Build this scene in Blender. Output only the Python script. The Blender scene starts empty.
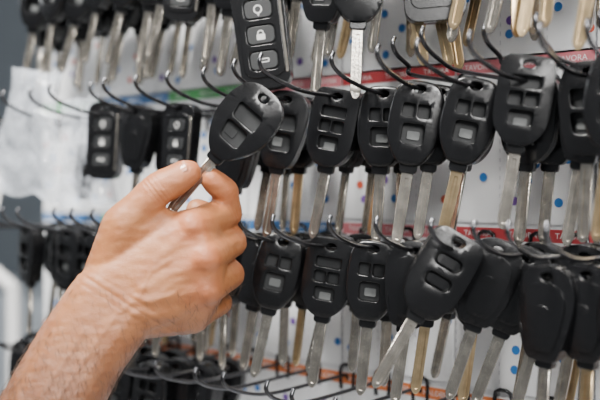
import bpy, bmesh, math, random
import numpy as np
from mathutils import Vector, Matrix, noise
random.seed(7)
MM=0.001
# ------------------------------------------------------------ materials
def mat(name, col, rough=.5, metal=0, bump=0, bscale=300, var=0, vscale=40, **kw):
    m=bpy.data.materials.new(name); m.use_nodes=True
    nt=m.node_tree; b=nt.nodes['Principled BSDF']
    b.inputs['Base Color'].default_value=(*col,1); b.inputs['Roughness'].default_value=rough
    b.inputs['Metallic'].default_value=metal
    for k,v in kw.items(): b.inputs[k.replace('_',' ')].default_value=v
    tc=nt.nodes.new('ShaderNodeTexCoord')
    if bump:
        n=nt.nodes.new('ShaderNodeTexNoise'); n.inputs['Scale'].default_value=bscale; n.inputs['Detail'].default_value=3
        bp=nt.nodes.new('ShaderNodeBump'); bp.inputs['Strength'].default_value=bump; bp.inputs['Distance'].default_value=.0004
        nt.links.new(tc.outputs['Object'],n.inputs['Vector']); nt.links.new(n.outputs['Fac'],bp.inputs['Height']); nt.links.new(bp.outputs['Normal'],b.inputs['Normal'])
    if var:
        n=nt.nodes.new('ShaderNodeTexNoise'); n.inputs['Scale'].default_value=vscale; n.inputs['Detail'].default_value=4
        r=nt.nodes.new('ShaderNodeValToRGB')
        r.color_ramp.elements[0].position=.3; r.color_ramp.elements[1].position=.7
        r.color_ramp.elements[0].color=(*[c*(1-var) for c in col],1); r.color_ramp.elements[1].color=(*[min(1,c*(1+var)) for c in col],1)
        nt.links.new(tc.outputs['Object'],n.inputs['Vector']); nt.links.new(n.outputs['Fac'],r.inputs['Fac']); nt.links.new(r.outputs['Color'],b.inputs['Base Color'])
    return m
M_BLACK=mat('plastic_black',(.0030,.0031,.0036),.24,bump=.10,bscale=700,var=.2)
M_BLACK.node_tree.nodes['Principled BSDF'].inputs['Specular IOR Level'].default_value=.5
M_REC=mat('plastic_recess',(.010,.011,.012),.5,var=.2)
M_GREY=mat('plastic_grey',(.10,.105,.105),.45,var=.15)
M_BTN=mat('button_icon',(.45,.45,.44),.5)
M_STEEL=mat('key_steel',(.52,.48,.42),.25,1,bump=.15,bscale=500,var=.25,vscale=120)
M_BRASS=mat('key_nickel_brass',(.58,.44,.26),.28,1,bump=.15,bscale=500,var=.2,vscale=120)
M_DGREY=mat('hook_wire_metal',(.07,.07,.075),.22,.9)
KEYM=[M_BLACK,M_REC,M_GREY,M_BTN,M_STEEL,M_BRASS]

# ------------------------------------------------------------ shape helpers
def catmull(pts,n=5):
    out=[];N=len(pts)
    for i in range(N):
        p0,p1,p2,p3=[Vector(pts[(i+k-1)%N]) for k in range(4)]
        for s in range(n):
            t=s/n
            out.append(tuple(.5*((2*p1)+(-p0+p2)*t+(2*p0-5*p1+4*p2-p3)*t*t+(-p0+3*p1-3*p2+p3)*t**3)))
    return out
def rrect(cx,cz,w,h,r,n=4,sk=0,tp=0):
    out=[]
    for sx,sz,a0 in((1,1,0),(-1,1,90),(-1,-1,180),(1,-1,270)):
        for k in range(n+1):
            a=math.radians(a0+90*k/n)
            x=sx*(w/2-r)+r*math.cos(a); z=sz*(h/2-r)+r*math.sin(a)
            out.append((cx+x*(1+tp*z)+sk*z,cz+z))
    return out
def circ(cx,cz,r,n=14,sx=1): return [(cx+r*sx*math.cos(2*math.pi*k/n),cz+r*math.sin(2*math.pi*k/n)) for k in range(n)]
def part(dst,outline,holes,yf,yb,bev,seg,mi,hbev=.45,dome=False):
    """extruded flat plate in XZ, front at yf (negative), back at yb, mm"""
    bm=bmesh.new()
    loops=[]
    edges=[]
    for lp in [outline]+holes:
        vs=[bm.verts.new((x,yf,z)) for x,z in lp]
        loops.append(vs)
        for i in range(len(vs)): edges.append(bm.edges.new((vs[i],vs[(i+1)%len(vs)])))
    bmesh.ops.triangle_fill(bm,use_beauty=True,use_dissolve=False,edges=edges,normal=(0,-1,0))
    fs=list(bm.faces)
    for f in fs:
        f.normal_update()
        if f.normal.y>0: f.normal_flip()
    mp={}
    for vs in loops:
        for v in vs: mp[v]=bm.verts.new((v.co.x,yb,v.co.z))
    for f in fs: bm.faces.new([mp[v] for v in reversed(f.verts)])
    oe=[];he=[]
    for li,vs in enumerate(loops):
        for i in range(len(vs)):
            a,b=vs[i],vs[(i+1)%len(vs)]
            bm.faces.new((a,b,mp[b],mp[a]))
            e=bm.edges.get((a,b)); e2=bm.edges.get((mp[a],mp[b]))
            if li==0: oe+= [e,e2]
            else: he.append(e)
    bmesh.ops.recalc_face_normals(bm,faces=list(bm.faces))
    if bev: bmesh.ops.bevel(bm,geom=oe,offset=bev,segments=seg,profile=.5,affect='EDGES',clamp_overlap=True)
    he=[e for e in he if e.is_valid]
    if he and hbev: bmesh.ops.bevel(bm,geom=he,offset=hbev,segments=2,profile=.5,affect='EDGES',clamp_overlap=True)
    if dome:
        for k in range(-4,5):
            bmesh.ops.bisect_plane(bm,geom=list(bm.verts)+list(bm.edges)+list(bm.faces),plane_co=(k*4+.37,0,0),plane_no=(1,0,0))
        for k in range(11):
            bmesh.ops.bisect_plane(bm,geom=list(bm.verts)+list(bm.edges)+list(bm.faces),plane_co=(0,0,4.3-k*5.3),plane_no=(0,0,1))
    for f in bm.faces:
        f.normal_update(); f.material_index=mi
        f.smooth=True if (dome and f.normal.y<0) else abs(f.normal.y)<.995
    me=bpy.data.meshes.new('t'); bm.to_mesh(me); bm.free()
    dst.from_mesh(me); bpy.data.meshes.remove(me)

def prof(pts):
    R=[(w,z) for z,w in pts]; L=[(-w,z) for z,w in reversed(pts)]
    return catmull(R+L,4)
OUT_A=prof([(6,5),(4,12),(-2,16.5),(-12,18.5),(-25,19),(-36,17.5),(-45,13.5),(-51,9),(-53,4)])
OUT_B=prof([(7,4),(5,11),(0,16.5),(-12,19.5),(-26,18),(-38,15.5),(-47,12.5),(-52,9),(-53,4)])
OUT_C=prof([(6,8),(5,14),(0,17.5),(-10,18.5),(-30,18.5),(-40,17),(-48,12),(-52,7),(-53,3)])
OUT_E=rrect(0,-32,37,78,11,5,0,.0015)
OUT_H=prof([(7,6),(4,14),(-3,19.5),(-14,22),(-27,21.5),(-38,17.5),(-46,12.5),(-51,8),(-53,4)])
def blade(bm,mi,z0=-46,z1=-98,w=7.2):
    o=[(w/2,z0),(w/2,z1+5),(w/2-1,z1+2),(1,z1),(-1,z1),(-w/2+1,z1+2),(-w/2,z1+5),(-w/2,z0)]
    part(bm,o,[rrect(.3,(z0+z1)/2-1,2.2,abs(z1-z0)-9,.9,2)],-1.2,1.2,.3,1,mi,.3)
    part(bm,[(a*.9,b*1.0+(0.3 if b<-60 else 0)) for a,b in o],[],-.3,.3,0,1,mi)
def collar(bm): part(bm,rrect(0,-48.5,11,8,2,2),[],-3.2,3.2,1,2,0)
def key_mesh(kind,bl):
    bm=bmesh.new()
    o={'a':OUT_A,'b':OUT_B,'c':OUT_C,'d':OUT_B,'g':OUT_C,'h':OUT_H}.get(kind,OUT_E)
    hole=circ(0,0,2.9,12,1.5)
    bi=4 if bl=='s' else 5
    if kind=='e':
        part(bm,OUT_E,[circ(0,2,2.6,12,1.6)],-7,7,3.2,4,0)
        part(bm,rrect(0,-33,30,60,8,4),[rrect(0,-15,21,14,4),rrect(0,-33,21,14,4),rrect(0,-51,21,14,4)],-8,-6.5,.6,2,0)
        for zc in(-15,-33,-51):
            part(bm,rrect(0,zc,19,12,3.4),[],-8.6,-6,.9,2,1)
        part(bm,circ(0,-15,3.2),[circ(0,-15,2.2)],-8.75,-8.5,0,1,3,0)
        part(bm,rrect(0,-18.7,.9,2,.2,1),[],-8.75,-8.5,0,1,3)
        part(bm,rrect(0,-34.5,6,4,.6,2),[],-8.75,-8.5,0,1,3)
        part(bm,circ(0,-32,2.4),[circ(0,-32,1.6)],-8.75,-8.5,0,1,3,0)
        part(bm,rrect(0,-51,8,3,1,2),[rrect(0,-51,6.4,1.6,.4,2)],-8.75,-8.5,0,1,3,0)
        part(bm,rrect(15.6,-33,2.2,56,1,2),[],-7.6,-4,.4,1,4)
    elif kind=='f':
        part(bm,rrect(0,-24,38,60,9,5),[circ(0,0,2.6,12,1.6)],-6,6,3,4,0)
        part(bm,rrect(0,-26,30,40,6,4),[],-6.8,-5,.7,2,0)
        part(bm,circ(0,-18,4,16,1.4),[circ(0,-18,3.2,16,1.4)],-7.1,-6.6,0,1,2,0)
        part(bm,rrect(0,-35,16,8,3),[],-7.3,-6,.5,2,1)
    else:
        part(bm,o,[hole],-1.6,5.5,2.4,3,0)
        if kind=='a':
            hs=[rrect(-5.4,-15,8.6,9.5,1.4,3,.05),rrect(5.4,-15,8.6,9.5,1.4,3,-.05),rrect(0,-31,15.5,14,2.6,3)]
        elif kind in 'bh':
            hs=[rrect(0,-17,21,12,2.4,3,-.12,.004),rrect(0,-33,18,14,2.8,3,-.12,.010)]
        elif kind=='c':
            hs=[rrect(0,-11.5,20,8,1.6,3),rrect(-5.2,-22.5,9,9,1.6,3),rrect(5.2,-22.5,9,9,1.6,3),rrect(0,-35,16,10,2.4,3)]
        elif kind=='g':
            hs=[rrect(0,-14,19,9,4,4),rrect(0,-28,19,9,4,4)]
        else: hs=[]
        part(bm,o,[hole]+hs,-6.0,-1.75,1.9,3,0,dome=True)
        if hs:
            part(bm,rrect(0,-24,25,37,4),[],-2.4,-1.7,0,1,1)
            if kind in'ac': part(bm,rrect(0,hs[-1][0][1]-5.5,9,6,1.2,3),[],-3.4,-2.3,.5,1,2)
            if kind in 'bh': part(bm,rrect(-3,-33,8,7,1.2,3),[],-3.2,-2.3,.5,1,2 if kind=='b' else 1)
            if kind=='g':
                for zc in(-14,-28): part(bm,rrect(0,zc,16,6.4,3,4),[],-5.2,-2.3,.6,2,0)
        else:
            part(bm,[(x*.74,(z+22)*.72-24) for x,z in o],[],-7.0,-5.2,1.2,3,0,dome=True)
            part(bm,rrect(0,-20,9,5,2.4,3),[],-7.4,-6.6,.3,1,0)
            for s in(-1,1): part(bm,rrect(s*14,-38,1.2,13,.5,2,s*.25),[],-6.5,-5.2,.2,1,0)
        for v in bm.verts:
            if v.co.y<-3.8:
                k=min(1,(-3.8-v.co.y)/1.6)
                v.co.y-=k*2.6*max(0,1-(v.co.x/20)**2)*max(0,1-((v.co.z+24)/31)**2)
        bmesh.ops.scale(bm,vec=(.89,1,.9),verts=bm.verts)
        collar(bm); blade(bm,bi,-50)
    bmesh.ops.scale(bm,vec=(MM,MM,MM),verts=bm.verts)
    me=bpy.data.meshes.new('car_key_%s_%s'%(kind,bl)); bm.to_mesh(me); bm.free()
    for m in KEYM: me.materials.append(m)
    return me
KM={}
def km(k,b='s'):
    if (k,b) not in KM: KM[(k,b)]=key_mesh(k,b)
    return KM[(k,b)]
COL=bpy.context.scene.collection
def link(ob): COL.objects.link(ob); return ob
def xf(x,y,z,yaw,tilt,pitch=0,s=1):
    return Matrix.Translation((x,y,z))@Matrix.Rotation(math.radians(yaw),4,'Z')@Matrix.Rotation(math.radians(tilt),4,'Y')@Matrix.Rotation(math.radians(pitch),4,'X')@Matrix.Scale(s,4)
def key(x,y,z,yaw,tilt,kind='a',b='s',pitch=0,s=1,name='car_key'):
    ob=link(bpy.data.objects.new(name,km(kind,b))); ob.matrix_world=xf(x,y,z,yaw,tilt,pitch,s); return ob
cluster=bmesh.new()
def ckey(x,y,z,yaw,tilt,kind='a',b='s',pitch=0,s=1):
    me=km(kind,b).copy(); me.transform(xf(x,y,z,yaw,tilt,pitch,s)); cluster.from_mesh(me); bpy.data.meshes.remove(me)
R=random.uniform
Z1,Z2,Z3,Z4=1.668,1.5605,1.4575,1.345

# ------------------------------------------------------------ keys
for x,y,yaw,t,k,b in [(-.086,-.094,26,10,'b','s'),(-.044,-.088,20,12,'c','s'),(-.010,-.082,22,4,'a','s'),(.024,-.092,30,9,'a','s'),
        (.060,-.084,26,13,'a','b')]:
    key(x,y,Z2,yaw,t,k,b,s=1.02)
key(.096,-.086,Z2+.010,26,9,'c','s'); key(.131,-.078,Z2+.004,4,3,'b','s'); key(.155,-.095,Z2+.006,10,8,'a','b')
for x,y,yaw,t,k,b,dz in [(-.119,-.084,14,11,'d','s',0),(-.085,-.100,34,13,'a','s',.002),(-.047,-.092,26,9,'c','s',0),(-.014,-.088,26,6,'a','s',0),
        (.021,-.092,30,8,'d','s',0),(.062,-.110,40,30,'g','s',.008),(.114,-.092,-4,5,'d','s',-.010),(.136,-.088,-8,3,'d','b',-.008)]:
    key(x,y,Z3+dz,yaw,t,k,b,s=1.02)
key(-.100,-.112,1.638,32,-7,'e')
key(-.053,-.09,1.660,20,6,'b'); key(-.018,-.10,1.655,38,2,'g'); key(.036,-.10,1.655,34,-4,'f')
for x in(-.404,-.364,-.337,-.305,-.273,-.244,-.219): key(x+.004,-.085+R(-.012,.012),1.698+R(-.004,.004),R(5,30),R(12,20),random.choice('abcd'),'b' if R(0,1)<.1 else 's')
key(-.195,-.09,1.690,25,6,'e',s=.85); key(-.170,-.08,1.695,20,8,'d'); key(-.140,-.09,1.680,15,10,'b')
for x,y,t in[(.004,-.10,14),(.010,-.085,16),(.016,-.07,12)]: key(x+.008,y,1.672,20,-t+4,'a','b')
for i,x in enumerate((.060,.073,.086,.098,.108,.120)): key(x+.004,-.09-.012*(i%2),1.688+R(-.006,.006),R(0,40),R(-2,14),random.choice('ad'),'b' if i%3 else 's')
key(.150,-.10,1.67,20,10,'a','b')
key(-.300,-.09,1.566,22,4,'e',s=.86); key(-.262,-.085,1.562,12,5,'d'); key(-.236,-.07,1.558,0,3,'f',s=.9); key(-.203,-.09,1.560,10,5,'e',s=.8)
key(-.345,-.08,1.53,-20,25,'f',s=.8); key(-.131,-.10,1.545,15,4,'d')
for x,k in((-.408,'b'),(-.374,'a'),(-.350,'b'),(-.325,'a'),(-.295,'a'),(-.262,'d'),(-.225,'a'),(-.19,'a'),(-.155,'b')):
    key(x+.003,-.09+R(-.01,.01),Z3-.002,R(-12,10),R(2,12),k,'s')
for i in range(20):
    x=-.42+i*.035
    if x<-.215 or x>.12: key(x,-.09+R(-.015,.015),Z4,R(-5,35),R(-4,16),random.choice('abdc'),'s')
grid=[-.129+.036*k for k in range(-9,10)]
for x in grid:
    for yy in(-.062,-.038):
        br='b' if R(0,1)<.38 else 's'
        if x>-.18 and (yy<-.05 or R(0,1)<.45):
            ckey(x+R(-.004,.008),yy+R(-.006,.006),Z2,R(-12,40),R(2,15),random.choice('abcd'),br)
        if x>-.45 and (yy<-.05 or R(0,1)<.45): ckey(x+R(-.004,.008),yy+R(-.006,.006),Z3,R(-12,40),R(2,15),random.choice('abdd'),'b' if R(0,1)<.25 else 's')
        ckey(x+R(-.004,.008),yy+R(-.006,.006),1.690,R(-12,40),R(0,17),random.choice('abcd'),'b' if R(0,1)<(.5 if x>0 else .1) else 's')
        if x<-.20: ckey(x+R(-.004,.008),yy,Z4,R(-12,40),R(0,17),random.choice('abcd'))
ckey(.076,-.085,Z3+.003,24,18,'d'); ckey(.090,-.072,Z3-.002,20,20,'d'); ckey(.100,-.06,Z3-.006,24,14,'d'); ckey(.125,-.06,Z3-.008,10,4,'d'); ckey(.16,-.09,Z3-.008,10,4,'a')
me=bpy.data.meshes.new('car_key_cluster'); cluster.to_mesh(me); cluster.free()
for m in KEYM: me.materials.append(m)
link(bpy.data.objects.new('car_key_cluster',me))

# ------------------------------------------------------------ hooks
cu=bpy.data.curves.new('pegboard_hooks','CURVE'); cu.dimensions='3D'; cu.bevel_depth=.00145; cu.bevel_resolution=3; cu.use_fill_caps=True
def wire(pts,n=6):
    P=[Vector(p) for p in pts]; out=[]
    Q=[P[0]]+P+[P[-1]]
    for i in range(1,len(Q)-2):
        for s in range(n):
            t=s/n;p0,p1,p2,p3=Q[i-1:i+3]
            out.append(.5*((2*p1)+(-p0+p2)*t+(2*p0-5*p1+4*p2-p3)*t*t+(-p0+3*p1-3*p2+p3)*t**3))
    out.append(P[-1])
    sp=cu.splines.new('POLY'); sp.points.add(len(out)-1)
    for i,p in enumerate(out): sp.points[i].co=(*p,1)
    sp.use_smooth=True
def hook(x,z,tip=-.135,dx=0):
    z=z+.0012
    wire([(x,.0,z-.004),(x,-.004,z),(x,-.03,z),(x+dx*.3,min(-.075,tip+.045),z),(x+dx*.7,tip+.018,z+.005),(x+dx,tip+.004,z+.011),(x+dx,tip-.001,z+.017),(x+dx,tip+.001,z+.022)])
    wire([(x-.006,-.0012,z-.012),(x-.006,-.0012,z+.006),(x+.006,-.0012,z+.006),(x+.006,-.0012,z-.012)],3)
for zr,xs in((Z2,[-.086,-.044,-.010,.024,.060,.096,.131,.155,.19]),(Z3,[-.119,-.085,-.047,-.014,.021,.062,.09,.114,.136,.17]),
        (Z2,[-.131,-.165,-.203,-.236,-.262,-.300,-.345,-.385,-.43,-.47,-.51]),(Z3,[-.155,-.19,-.225,-.262,-.295,-.325,-.350,-.374,-.408,-.45,-.49]),
        (1.669,[-.14,-.104,-.053,-.018,.012,.036,.15]),(1.695,[-.404,-.364,-.337,-.305,-.273,-.244,-.219,-.195,-.17,.064,.077,.09,.102,.112,.124]),
        (Z4,[-.42+i*.035 for i in range(20)])):
    for x in xs:
        tip=-.138+R(-.012,.010)
        if zr==Z2 and abs(x+.044)<.001: tip=-.158
        hook(x,zr,tip,R(-.006,.004) if tip>-.155 else -.010)
for x in(.0,.035,.07,.105,.14): hook(x+.005,Z2+.012,-.10+R(-.02,.01),R(-.003,.003))
hook(-.522,1.516,-.085)
ho=link(bpy.data.objects.new('pegboard_hooks',cu)); cu.materials.append(M_DGREY)

# ------------------------------------------------------------ board and label sheets
def box(name,x0,x1,y0,y1,z0,z1,m,bev=0):
    bm=bmesh.new(); bmesh.ops.create_cube(bm,size=1)
    for v in bm.verts: v.co=Vector(((x0+x1)/2+v.co.x*(x1-x0),(y0+y1)/2+v.co.y*(y1-y0),(z0+z1)/2+v.co.z*(z1-z0)))
    if bev: bmesh.ops.bevel(bm,geom=list(bm.edges),offset=bev,segments=2,profile=.5,affect='EDGES')
    me=bpy.data.meshes.new(name); bm.to_mesh(me); bm.free(); me.materials.append(m)
    return link(bpy.data.objects.new(name,me))
M_BOARD=mat('board_white',(.82,.83,.85),.6,var=.03,vscale=6)
M_PAPER=mat('paper_white',(.94,.95,.97),.7,var=.015,vscale=14,bump=.2,bscale=60)
box('key_display_board',-.538,.42,.0012,.016,0,2.05,M_BOARD,.001)
SH={}
def smat(n,c): 
    if n not in SH: SH[n]=mat('ink_'+n,c,.6,var=.05)
    return SH[n]
red=smat('red',(.50,.05,.06)); pink=smat('pink',(.66,.20,.23)); blue=smat('blue',(.04,.16,.40)); org=smat('orange',(.80,.22,.06)); grn=smat('green',(.10,.45,.14))
dblue=smat('dot_blue',(.03,.20,.58)); dpur=smat('dot_purple',(.20,.08,.42)); dred=smat('dot_red',(.75,.12,.06)); dash=smat('dash',(.55,.55,.6)); wht=smat('white',(.9,.9,.9))
mats=[M_PAPER,red,pink,blue,org,grn,dblue,dpur,dred,dash,wht]
SW=.106
def quad(bm,x0,x1,z0,z1,y,mi):
    vs=[bm.verts.new(p) for p in((x0,y,z0),(x1,y,z0),(x1,y,z1),(x0,y,z1))]
    f=bm.faces.new(vs); f.material_index=mi
def text_to(bm,s,x,z,size,y,mi):
    c=bpy.data.curves.new('tx','FONT'); c.body=s; c.size=size; c.align_x='CENTER'; c.align_y='CENTER'; c.resolution_u=2
    o=link(bpy.data.objects.new('tx',c)); dg=bpy.context.evaluated_depsgraph_get(); dg.update()
    me=bpy.data.meshes.new_from_object(o.evaluated_get(dg))
    me.transform(Matrix.Translation((x,y,z))@Matrix.Rotation(math.radians(90),4,'X'))
    n0=len(bm.faces); bm.from_mesh(me); bm.faces.ensure_lookup_table()
    for f in bm.faces[n0:]: f.material_index=mi
    bpy.data.objects.remove(o); bpy.data.meshes.remove(me)
strips={1.585:[5,3,5,2,1,2,2,1,1],1.465:[3,5,3,3,2,1,3,3,3],1.343:[4,4,4,4,4,4,4,4,4],1.70:[3,2,5,1,1,3,3,1,1],1.225:[3]*9}
rr=random.Random(3)
for zr,cl in strips.items():
    for i,mi in enumerate(cl):
        x0=-.534+i*SW; x1=x0+SW-.0015
        bm=bmesh.new()
        y=-.0002
        quad(bm,x0,x1,zr-.112,zr+.006,y,0)
        quad(bm,x0,x1,zr-.0045,zr+.0045,y-.0003,mi)
        word='TAVORA' if mi in(1,2) else ('HALDEN' if mi==4 else 'MERIDO')
        for k in(0,1,2): text_to(bm,word,x0+SW*(k+.5)/3,zr,.0056,y-.0006,10)
        for k in range(3):
            xx=x0+SW*k/3
            for j in range(16):
                zz=zr-.008-j*.0064
                quad(bm,xx-.0003,xx+.0003,zz-.003,zz,y-.0003,9)
        for k in range(3):
            cx=x0+SW*(k+.5)/3
            for dz in(.022,.036,.052,.068,.082,.097):
                if rr.random()<.85:
                    c=rr.choice([6,6,6,7,8]); px=cx+rr.uniform(-.013,.013); pz=zr-dz+rr.uniform(-.004,.004)
                    vs=[bm.verts.new((px+.0032*math.cos(a),y-.0004,pz+.0032*math.sin(a))) for a in[2*math.pi*q/16 for q in range(16)]]
                    f=bm.faces.new(vs); f.material_index=c
        me=bpy.data.meshes.new('label_sheet'); bm.to_mesh(me); bm.free()
        for m in mats: me.materials.append(m)
        link(bpy.data.objects.new('label_sheet',me))

# ------------------------------------------------------------ plastic bag
def make_bag(loc,rot,seed,sc=1):
    bm=bmesh.new(); nx,nz=40,56
    for s in(-1,1):
        g=[[bm.verts.new((0,0,0)) for _ in range(nx+1)] for _ in range(nz+1)]
        for j in range(nz+1):
            for i in range(nx+1):
                u=i/nx*2-1; v=j/nz
                w=.027+.010*v-.004*math.sin(v*5)
                x=u*w; z=-.118*v
                th=.011*math.sqrt(max(0,1-u*u))*math.sin(math.pi*min(1,v*.95+.08))
                p=Vector((x*28+z*9+seed,s*3,z*22))
                n=(.5-abs(noise.noise(p*1.1)))*.009+(.4-abs(noise.noise(p*2.3)))*.004
                g[j][i].co=(x+noise.noise(Vector((s,v*3,u+seed)))*.004,s*(th)+n*(1-u**6),z+noise.noise(Vector((u*2,v,4+seed)))*.006)
        for j in range(nz):
            for i in range(nx):
                f=bm.faces.new((g[j][i],g[j][i+1],g[j+1][i+1],g[j+1][i])); f.smooth=True
    bmesh.ops.remove_doubles(bm,verts=bm.verts,dist=.0002)
    me=bpy.data.meshes.new('plastic_bag'); bm.to_mesh(me); bm.free()
    me.materials.append(M_BAG); bag=link(bpy.data.objects.new('plastic_bag',me)); bag.location=loc; bag.rotation_euler=rot; bag.scale=(sc,)*3
M_BAG=mat('clear_plastic',(.62,.66,.72),.06,Alpha=.34,var=.25,vscale=60)
make_bag((-.385,-.105,1.606),(0,math.radians(9),math.radians(25)),0)
make_bag((-.350,-.085,1.580),(0,math.radians(-6),math.radians(15)),7,.85)

# ------------------------------------------------------------ room
M_W=mat('wall_paint_grey',(.12,.14,.16),.8,var=.08,vscale=1.5)
M_W2=mat('wall_paint_light',(.42,.44,.46),.8,var=.05,vscale=2)
box('wall_back',-.548,2.2,.017,.12,0,2.7,M_W2)
box('wall_far',-4.2,-.4,1.5,1.6,0,2.7,M_W)
box('wall_left',-4.3,-4.2,-3,1.6,0,2.7,M_W2)
box('floor',-4.3,2.2,-3,1.6,-.1,0,mat('floor_tile',(.35,.34,.33),.5,var=.1,vscale=3))
box('ceiling',-4.3,2.2,-3,1.6,2.7,2.8,mat('ceiling_paint',(.75,.75,.75),.8,var=.02,vscale=2))
M_CAB=mat('cabinet_paint',(.42,.46,.50),.5,var=.04,vscale=3)
cab=box('storage_cabinet',-3.2,-1.7,1.1,1.499,0,1.12,M_CAB,.01)
for i in range(3):
    o=box('cabinet_door_%d'%(i+1),-3.17+i*.495,-2.70+i*.495,1.085,1.1,.08,1.08,M_CAB,.004); o.parent=cab
    o=box('cabinet_handle_%d'%(i+1),-2.76+i*.495,-2.745+i*.495,1.06,1.085,.5,.68,M_DGREY,.003); o.parent=cab
M_WHITE=mat('white_enamel',(.8,.8,.8),.4,var=.02)
bm=bmesh.new()
def tube(bm,a,b,r):
    a=Vector(a);b=Vector(b);d=b-a
    bmesh.ops.create_cone(bm,cap_ends=True,segments=16,radius1=r,radius2=r,depth=d.length,matrix=Matrix.Translation((a+b)/2)@d.to_track_quat('Z','Y').to_matrix().to_4x4())
tube(bm,(-.815,.135,.02),(-.815,.135,1.355),.010); tube(bm,(-.815,.135,1.352),(-.90,.10,1.42),.009)
for a in(0,2.1,4.2): tube(bm,(-.815,.135,.03),(-.815+.2*math.cos(a),.135+.2*math.sin(a)*.5,.008),.008)
me=bpy.data.meshes.new('display_stand'); bm.to_mesh(me); bm.free(); me.materials.append(M_WHITE); link(bpy.data.objects.new('display_stand',me))
bm=bmesh.new(); part(bm,[(11*math.cos(2*math.pi*k/28),-24+26*math.sin(2*math.pi*k/28)) for k in range(28)],[circ(0,-2,1.8,10)],-1.2,1.2,.5,2,0)
bmesh.ops.scale(bm,vec=(MM,)*3,verts=bm.verts); me=bpy.data.meshes.new('key_tag'); bm.to_mesh(me); bm.free(); me.materials.append(M_WHITE)
o=link(bpy.data.objects.new('key_tag',me)); o.location=(-.522,-.068,1.5185); o.rotation_euler=(0,math.radians(4),math.radians(15))
# ------------------------------------------------------------ hand
skin=bpy.data.materials.new('skin'); skin.use_nodes=True
nt=skin.node_tree; b=nt.nodes['Principled BSDF']
b.inputs['Roughness'].default_value=.5; b.inputs['Subsurface Weight'].default_value=.08
b.inputs['Subsurface Radius'].default_value=(1,.35,.2); b.inputs['Subsurface Scale'].default_value=.003
at=nt.nodes.new('ShaderNodeAttribute'); at.attribute_name='tone'
tc=nt.nodes.new('ShaderNodeTexCoord')
n1=nt.nodes.new('ShaderNodeTexNoise'); n1.inputs['Scale'].default_value=90; n1.inputs['Detail'].default_value=6
mx=nt.nodes.new('ShaderNodeMix'); mx.data_type='RGBA'; mx.blend_type='MULTIPLY'; mx.inputs[0].default_value=.8
rp=nt.nodes.new('ShaderNodeValToRGB'); rp.color_ramp.elements[0].position=.3; rp.color_ramp.elements[1].position=.7
rp.color_ramp.elements[0].color=(.76,.64,.54,1); rp.color_ramp.elements[1].color=(1,1,1,1)
nt.links.new(tc.outputs['Object'],n1.inputs['Vector']); nt.links.new(n1.outputs['Fac'],rp.inputs['Fac'])
nt.links.new(at.outputs['Color'],mx.inputs[6]); nt.links.new(rp.outputs['Color'],mx.inputs[7]); nt.links.new(mx.outputs[2],b.inputs['Base Color'])
vo=nt.nodes.new('ShaderNodeTexVoronoi'); vo.inputs['Scale'].default_value=800; vo.feature='DISTANCE_TO_EDGE'
n2=nt.nodes.new('ShaderNodeTexNoise'); n2.inputs['Scale'].default_value=260; n2.inputs['Detail'].default_value=5
ad=nt.nodes.new('ShaderNodeMath'); ad.operation='ADD'
bp=nt.nodes.new('ShaderNodeBump'); bp.inputs['Strength'].default_value=.4; bp.inputs['Distance'].default_value=.0005
nt.links.new(tc.outputs['Object'],vo.inputs['Vector']); nt.links.new(tc.outputs['Object'],n2.inputs['Vector'])
nt.links.new(vo.outputs['Distance'],ad.inputs[0]); nt.links.new(n2.outputs['Fac'],ad.inputs[1]); nt.links.new(ad.outputs[0],bp.inputs['Height']); nt.links.new(bp.outputs['Normal'],b.inputs['Normal'])

hb=bmesh.new()
def hull(*sph):
    bm=bmesh.new()
    for p,r in sph:
        bmesh.ops.create_icosphere(bm,subdivisions=3,radius=r,matrix=Matrix.Translation(p))
    res=bmesh.ops.convex_hull(bm,input=list(bm.verts))
    dele=[g for g in res['geom_interior'] if isinstance(g,bmesh.types.BMVert)]
    bmesh.ops.delete(bm,geom=dele,context='VERTS')
    hf=set(f for f in res['geom'] if isinstance(f,bmesh.types.BMFace) and f.is_valid)
    bmesh.ops.delete(bm,geom=[f for f in bm.faces if f not in hf],context='FACES')
    bmesh.ops.recalc_face_normals(bm,faces=list(bm.faces))
    me=bpy.data.meshes.new('t'); bm.to_mesh(me); bm.free(); hb.from_mesh(me); bpy.data.meshes.remove(me)
V=Vector
def chain(*a):
    for i in range(len(a)-1): hull(a[i],a[i+1])
iM,iP,iD,iT=V((-7,-9,-38)),V((12,26,-30)),V((12,15,-15)),V((3,8.5,-7))
mM,mP,mD,mT=V((1,-11,-57)),V((15,28,-50)),V((4,40,-34)),V((-8,26,-28))
rM,rP,rD,rT=V((1,-6,-78)),V((14,30,-72)),V((-2,42,-58)),V((-14,28,-54))
pM,pP,pD,pT=V((-8,4,-97)),V((6,34,-92)),V((-10,43,-81)),V((-21,31,-73))
tC,tM,tI,tT=V((-64,-6,-74)),V((-51,-14,-36)),V((-29,-12,-14)),V((-9,-8.5,-3))
chain((iM,12),(iM.lerp(iP,.5),11.4),(iP,10.8),(iP.lerp(iD,.5),9.6),(iD,9),(iD.lerp(iT,.6),8.6),(iT,7.6))
chain((mM,12),(mM.lerp(mP,.5),11.4),(mP,10.8),(mD,9),(mT,8))
chain((rM,11.5),(rM.lerp(rP,.5),10.8),(rP,10.2),(rD,8.6),(rT,7.6))
chain((pM,10.4),(pM.lerp(pP,.5),9.6),(pP,9.2),(pD,7.6),(pT,6.8))
chain((tC,15.5),(tM,13),(tM.lerp(tI,.5),11.2),(tI,11.2),(tI.lerp(tT,.55),10.4),(tT+V((-3,0,-1)),9.2),(tT,8))
for A,B,A2,B2 in((iM,mM,iP,mP),(mM,rM,mP,rP),(rM,pM,rP,pP)):
    hull((A,10),(B,10),(A.lerp(A2,.33),8.6),(B.lerp(B2,.33),8.6))
W=V((-57,-14,-86)); e=V((.865,0,-.5))
w1,w2=W-e*11,W+e*12
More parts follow.
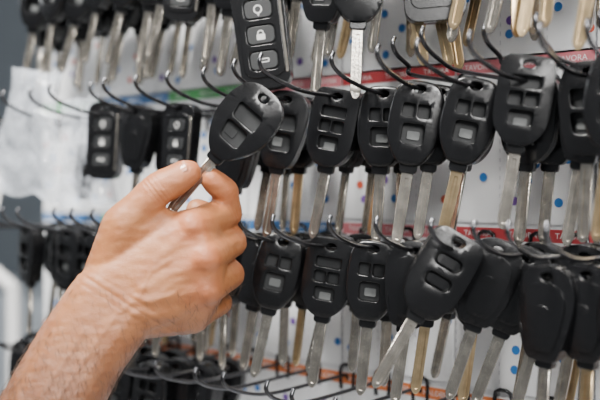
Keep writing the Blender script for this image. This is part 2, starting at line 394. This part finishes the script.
hull((w1,18),(w2,18),(iM+V((-4,3,-2)),13.5),(mM+V((-2,5,0)),14))
hull((w1,18),(w2,18),(mM+V((-2,5,0)),14),(rM+V((-2,3,0)),13.5))
hull((w1,17),(w2+V((4,4,0)),18),(rM+V((-2,3,0)),13.5),(pM+V((-1,2,0)),12))
hull((tC,16),(W,16),(iM+V((-10,8,-6)),10))
hull((tC,15),(tM,12.5),(iM+V((-12,6,-6)),9.5))
hull((tM,11.5),(tM.lerp(tI,.45),8),(iM+V((-6,6,-2)),8.5),(tC,13))
hull((rM+V((-20,26,10)),11),(w2+V((0,16,6)),15),(pM+V((-4,14,2)),10),(iM+V((-14,18,-10)),9))
F1=V((-76,-20,-115)); F2=V((-99,-34,-160)); F3=V((-129,-52,-215)); F4=V((-163,-75,-280))
hull((w1,18),(w2,18),(F1-e*9,20),(F1+e*9,20))
hull((F1-e*9,20),(F1+e*9,20),(F2-e*8,22),(F2+e*8,22))
hull((F2-e*8,22),(F2+e*8,22),(F3-e*9,25),(F3+e*9,25))
hull((F3-e*9,25),(F3+e*9,25),(F4-e*12,30),(F4+e*12,30))
bmesh.ops.scale(hb,vec=(MM,MM,MM),verts=hb.verts)
me=bpy.data.meshes.new('raw'); hb.to_mesh(me); hb.free()
tmp=link(bpy.data.objects.new('raw',me))
m=tmp.modifiers.new('r','REMESH'); m.mode='VOXEL'; m.voxel_size=.001; m.use_smooth_shade=True
m=tmp.modifiers.new('s','SMOOTH'); m.factor=.5; m.iterations=16
dg=bpy.context.evaluated_depsgraph_get(); dg.update()
hm=bpy.data.meshes.new_from_object(tmp.evaluated_get(dg)); bpy.data.objects.remove(tmp)
n=len(hm.vertices); co=np.empty(n*3); hm.vertices.foreach_get('co',co); co=co.reshape(-1,3)*1000
nr=np.array([v.normal[:] for v in hm.vertices])
disp=np.zeros(n)
dors=np.clip(-nr[:,1],0,1)
def ridge(pts,wid,h):
    global disp
    best=np.zeros(n)
    for i in range(len(pts)-1):
        a,b3=[np.array((p[0],p[1])) for p in(pts[i],pts[i+1])]
        q=co[:,[0,2]]; d=b3-a; L2=d@d
        t=np.clip(((q-a)@d)/L2,0,1); ds=np.linalg.norm(q-(a+t[:,None]*d),axis=1)
        best=np.maximum(best,np.exp(-(ds/wid)**2))
    disp+=best*h*dors
for M_ in(iM,mM,rM,pM):
    a=W+(M_-W)*.35; bq=M_-(M_-W)*.1
    ridge([(a.x,a.z),(bq.x,bq.z)],3.2,.75)
    d=np.linalg.norm(co-np.array(M_+V((-2,-9,1))),axis=1); disp+=.8*np.exp(-(d/8)**2)*dors
for x1,x2 in((iM,mM),(mM,rM),(rM,pM)):
    c=(x1+x2)/2+V((0,-9,0)); d=np.linalg.norm(co-np.array(c),axis=1); disp-=.9*np.exp(-(d/6)**2)*dors
ridge([(-20,-58),(-32,-66),(-38,-80),(-52,-92),(-66,-112),(-84,-140)],1.8,.6)
ridge([(-16,-78),(-30,-84),(-40,-80)],1.6,.5)
ridge([(-70,-100),(-92,-135),(-112,-180)],2,.6)
def wrinkle(J,A,B,wid,amp,per):
    global disp
    ax=np.array((B-A).normalized()); s=(co-np.array(J))@ax; r=np.linalg.norm(co-np.array(J),axis=1)
    disp-=amp*np.exp(-(s/wid)**2)*(r<18)*np.clip(-np.cos(2*np.pi*s/per)*.7+.3,0,1)*np.clip(.3+dors,0,1)
wrinkle(tI,tM,tT,5,.7,2.6); wrinkle(iP,iM,iD,5,.7,2.8); wrinkle(mP,mM,mD,5,.7,2.8); wrinkle(rP,rM,rD,5,.6,2.8)
wrinkle(iD,iP,iT,3,.5,2.2)
ax=np.array((W-F1).normalized()); s=(co-np.array(W+V((3,0,4))))@ax
disp-=.45*np.exp(-(s/6)**2)*np.clip(np.cos(2*np.pi*s/5),0,1)
for i in range(n):
    if nr[i,1]<.3:
        q=Vector(co[i]); disp[i]+=noise.noise(Vector((q.x*.10,q.y*.10,q.z*.28)))*.3+noise.noise(q*.45)*.12
co2=co+nr*disp[:,None]
hm.vertices.foreach_set('co',(co2/1000).ravel())
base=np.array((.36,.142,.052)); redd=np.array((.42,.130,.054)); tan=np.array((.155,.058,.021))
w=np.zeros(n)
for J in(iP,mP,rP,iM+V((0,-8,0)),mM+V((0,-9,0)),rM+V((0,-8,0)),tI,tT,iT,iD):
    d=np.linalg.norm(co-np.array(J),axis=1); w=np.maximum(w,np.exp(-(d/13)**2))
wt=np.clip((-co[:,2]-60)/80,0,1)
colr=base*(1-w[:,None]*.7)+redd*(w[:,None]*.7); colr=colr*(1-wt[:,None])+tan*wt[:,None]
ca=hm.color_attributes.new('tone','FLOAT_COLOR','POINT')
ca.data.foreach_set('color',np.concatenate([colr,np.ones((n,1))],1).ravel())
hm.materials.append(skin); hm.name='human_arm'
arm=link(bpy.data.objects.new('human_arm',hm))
for p in hm.polygons: p.use_smooth=True
YAW=40.6
P=Vector((-.0877,-.175,1.511))
arm.matrix_world=Matrix.Translation(P)@Matrix.Rotation(math.radians(YAW),4,'Z')
M_NAIL=mat('nail',(.46,.21,.13),.25,var=.05)
def nail(name,c,along,up,L,Wd):
    along=along.normalized(); side=up.cross(along).normalized(); up=along.cross(side).normalized()
    bm=bmesh.new(); G=[]
    for j in range(11):
        row=[]
        for i in range(13):
            u=i/12*2-1; v=j/10*2-1
            vv=v*math.sqrt(max(0.02,1-abs(u)**3*.5)); 
            p=c+along*(vv*L/2)+side*(math.sin(u*1.05)*Wd/2/math.sin(1.05))+up*((math.cos(u*1.05)-1)*Wd*.42-.10*v*v*2)
            row.append(bm.verts.new(p*MM))
        G.append(row)
    for j in range(10):
        for i in range(12):
            f=bm.faces.new((G[j][i],G[j][i+1],G[j+1][i+1],G[j+1][i])); f.smooth=True
    bmesh.ops.recalc_face_normals(bm,faces=list(bm.faces))
    bmesh.ops.solidify(bm,geom=list(bm.faces),thickness=.0005)
    me=bpy.data.meshes.new(name); bm.to_mesh(me); bm.free(); me.materials.append(M_NAIL)
    o=link(bpy.data.objects.new(name,me)); o.parent=arm; return o
up=V((-.35,-.65,.68))
nail('thumb_nail',tI.lerp(tT,.80)+up.normalized()*9.2,tT-tI,up,12,12)
hc=bpy.data.curves.new('arm_hair','CURVE'); hc.dimensions='3D'; hc.bevel_depth=.00011; hc.bevel_resolution=0
cand=[i for i in range(n) if co[i,2]<-75 and co[i,2]>-230 and nr[i,1]<.3]
flow=(F2-W).normalized()
for i in random.sample(cand,min(1600,len(cand))):
    if co[i,2]>-110 and R(0,1)<.6: continue
    p=Vector(co2[i]); nn=Vector(nr[i]); d=(V((.75,0,-.6))*.7+flow*.5+V((R(-.4,.4),R(-.3,.3),R(-.4,.4)))); d=(d-nn*d.dot(nn)).normalized()
    L=R(5,11); sp=hc.splines.new('POLY'); sp.points.add(4)
    for k in range(5):
        t=k/4; q=p+d*(L*t)+nn*(1.8*math.sin(t*2.2)); sp.points[k].co=(*(q*MM),1); sp.points[k].radius=1-.7*t
ha=link(bpy.data.objects.new('arm_hair',hc)); ha.parent=arm; hc.materials.append(mat('hair_brown',(.05,.025,.012),.5))
# held key
Rz=Matrix.Rotation(math.radians(YAW),4,'Z')
ko=P+Rz.to_3x3()@(V((.66,0,.75))*59*MM)
key(ko.x,ko.y,ko.z,YAW-6,41,'h','s',s=1.0)

# ------------------------------------------------------------ lights
def area(name,loc,tgt,size,power,col=(1,1,1),sy=None):
    l=bpy.data.lights.new(name,'AREA'); l.size=size; l.energy=power; l.color=col
    if sy: l.shape='RECTANGLE'; l.size_y=sy
    o=link(bpy.data.objects.new(name,l)); o.location=loc
    o.rotation_euler=(Vector(tgt)-Vector(loc)).to_track_quat('-Z','Y').to_euler()
area('ceiling_light',(-.1,-.8,2.65),(0,-.05,1.5),.4,95,(1,.975,.93))
area('window_light',(1.5,-1.3,2.3),(0,0,1.5),.8,78,(1,.985,.96))
area('shop_light',(-2.4,-.6,2.5),(-1,1,1.2),1.0,30,(.93,.97,1))
w=bpy.data.worlds.new('World'); bpy.context.scene.world=w; w.use_nodes=True
w.node_tree.nodes['Background'].inputs[0].default_value=(.9,.95,1,1); w.node_tree.nodes['Background'].inputs[1].default_value=.26

cam=bpy.data.cameras.new('Camera'); cam.lens=54; cam.sensor_width=36; cam.clip_start=.02
cam.dof.use_dof=True; cam.dof.focus_distance=.59; cam.dof.aperture_fstop=4.3
co_=link(bpy.data.objects.new('Camera',cam)); co_.location=(.34,-.579,1.5); co_.rotation_euler=(math.radians(90-.95),0,math.radians(YAW))
bpy.context.scene.camera=co_
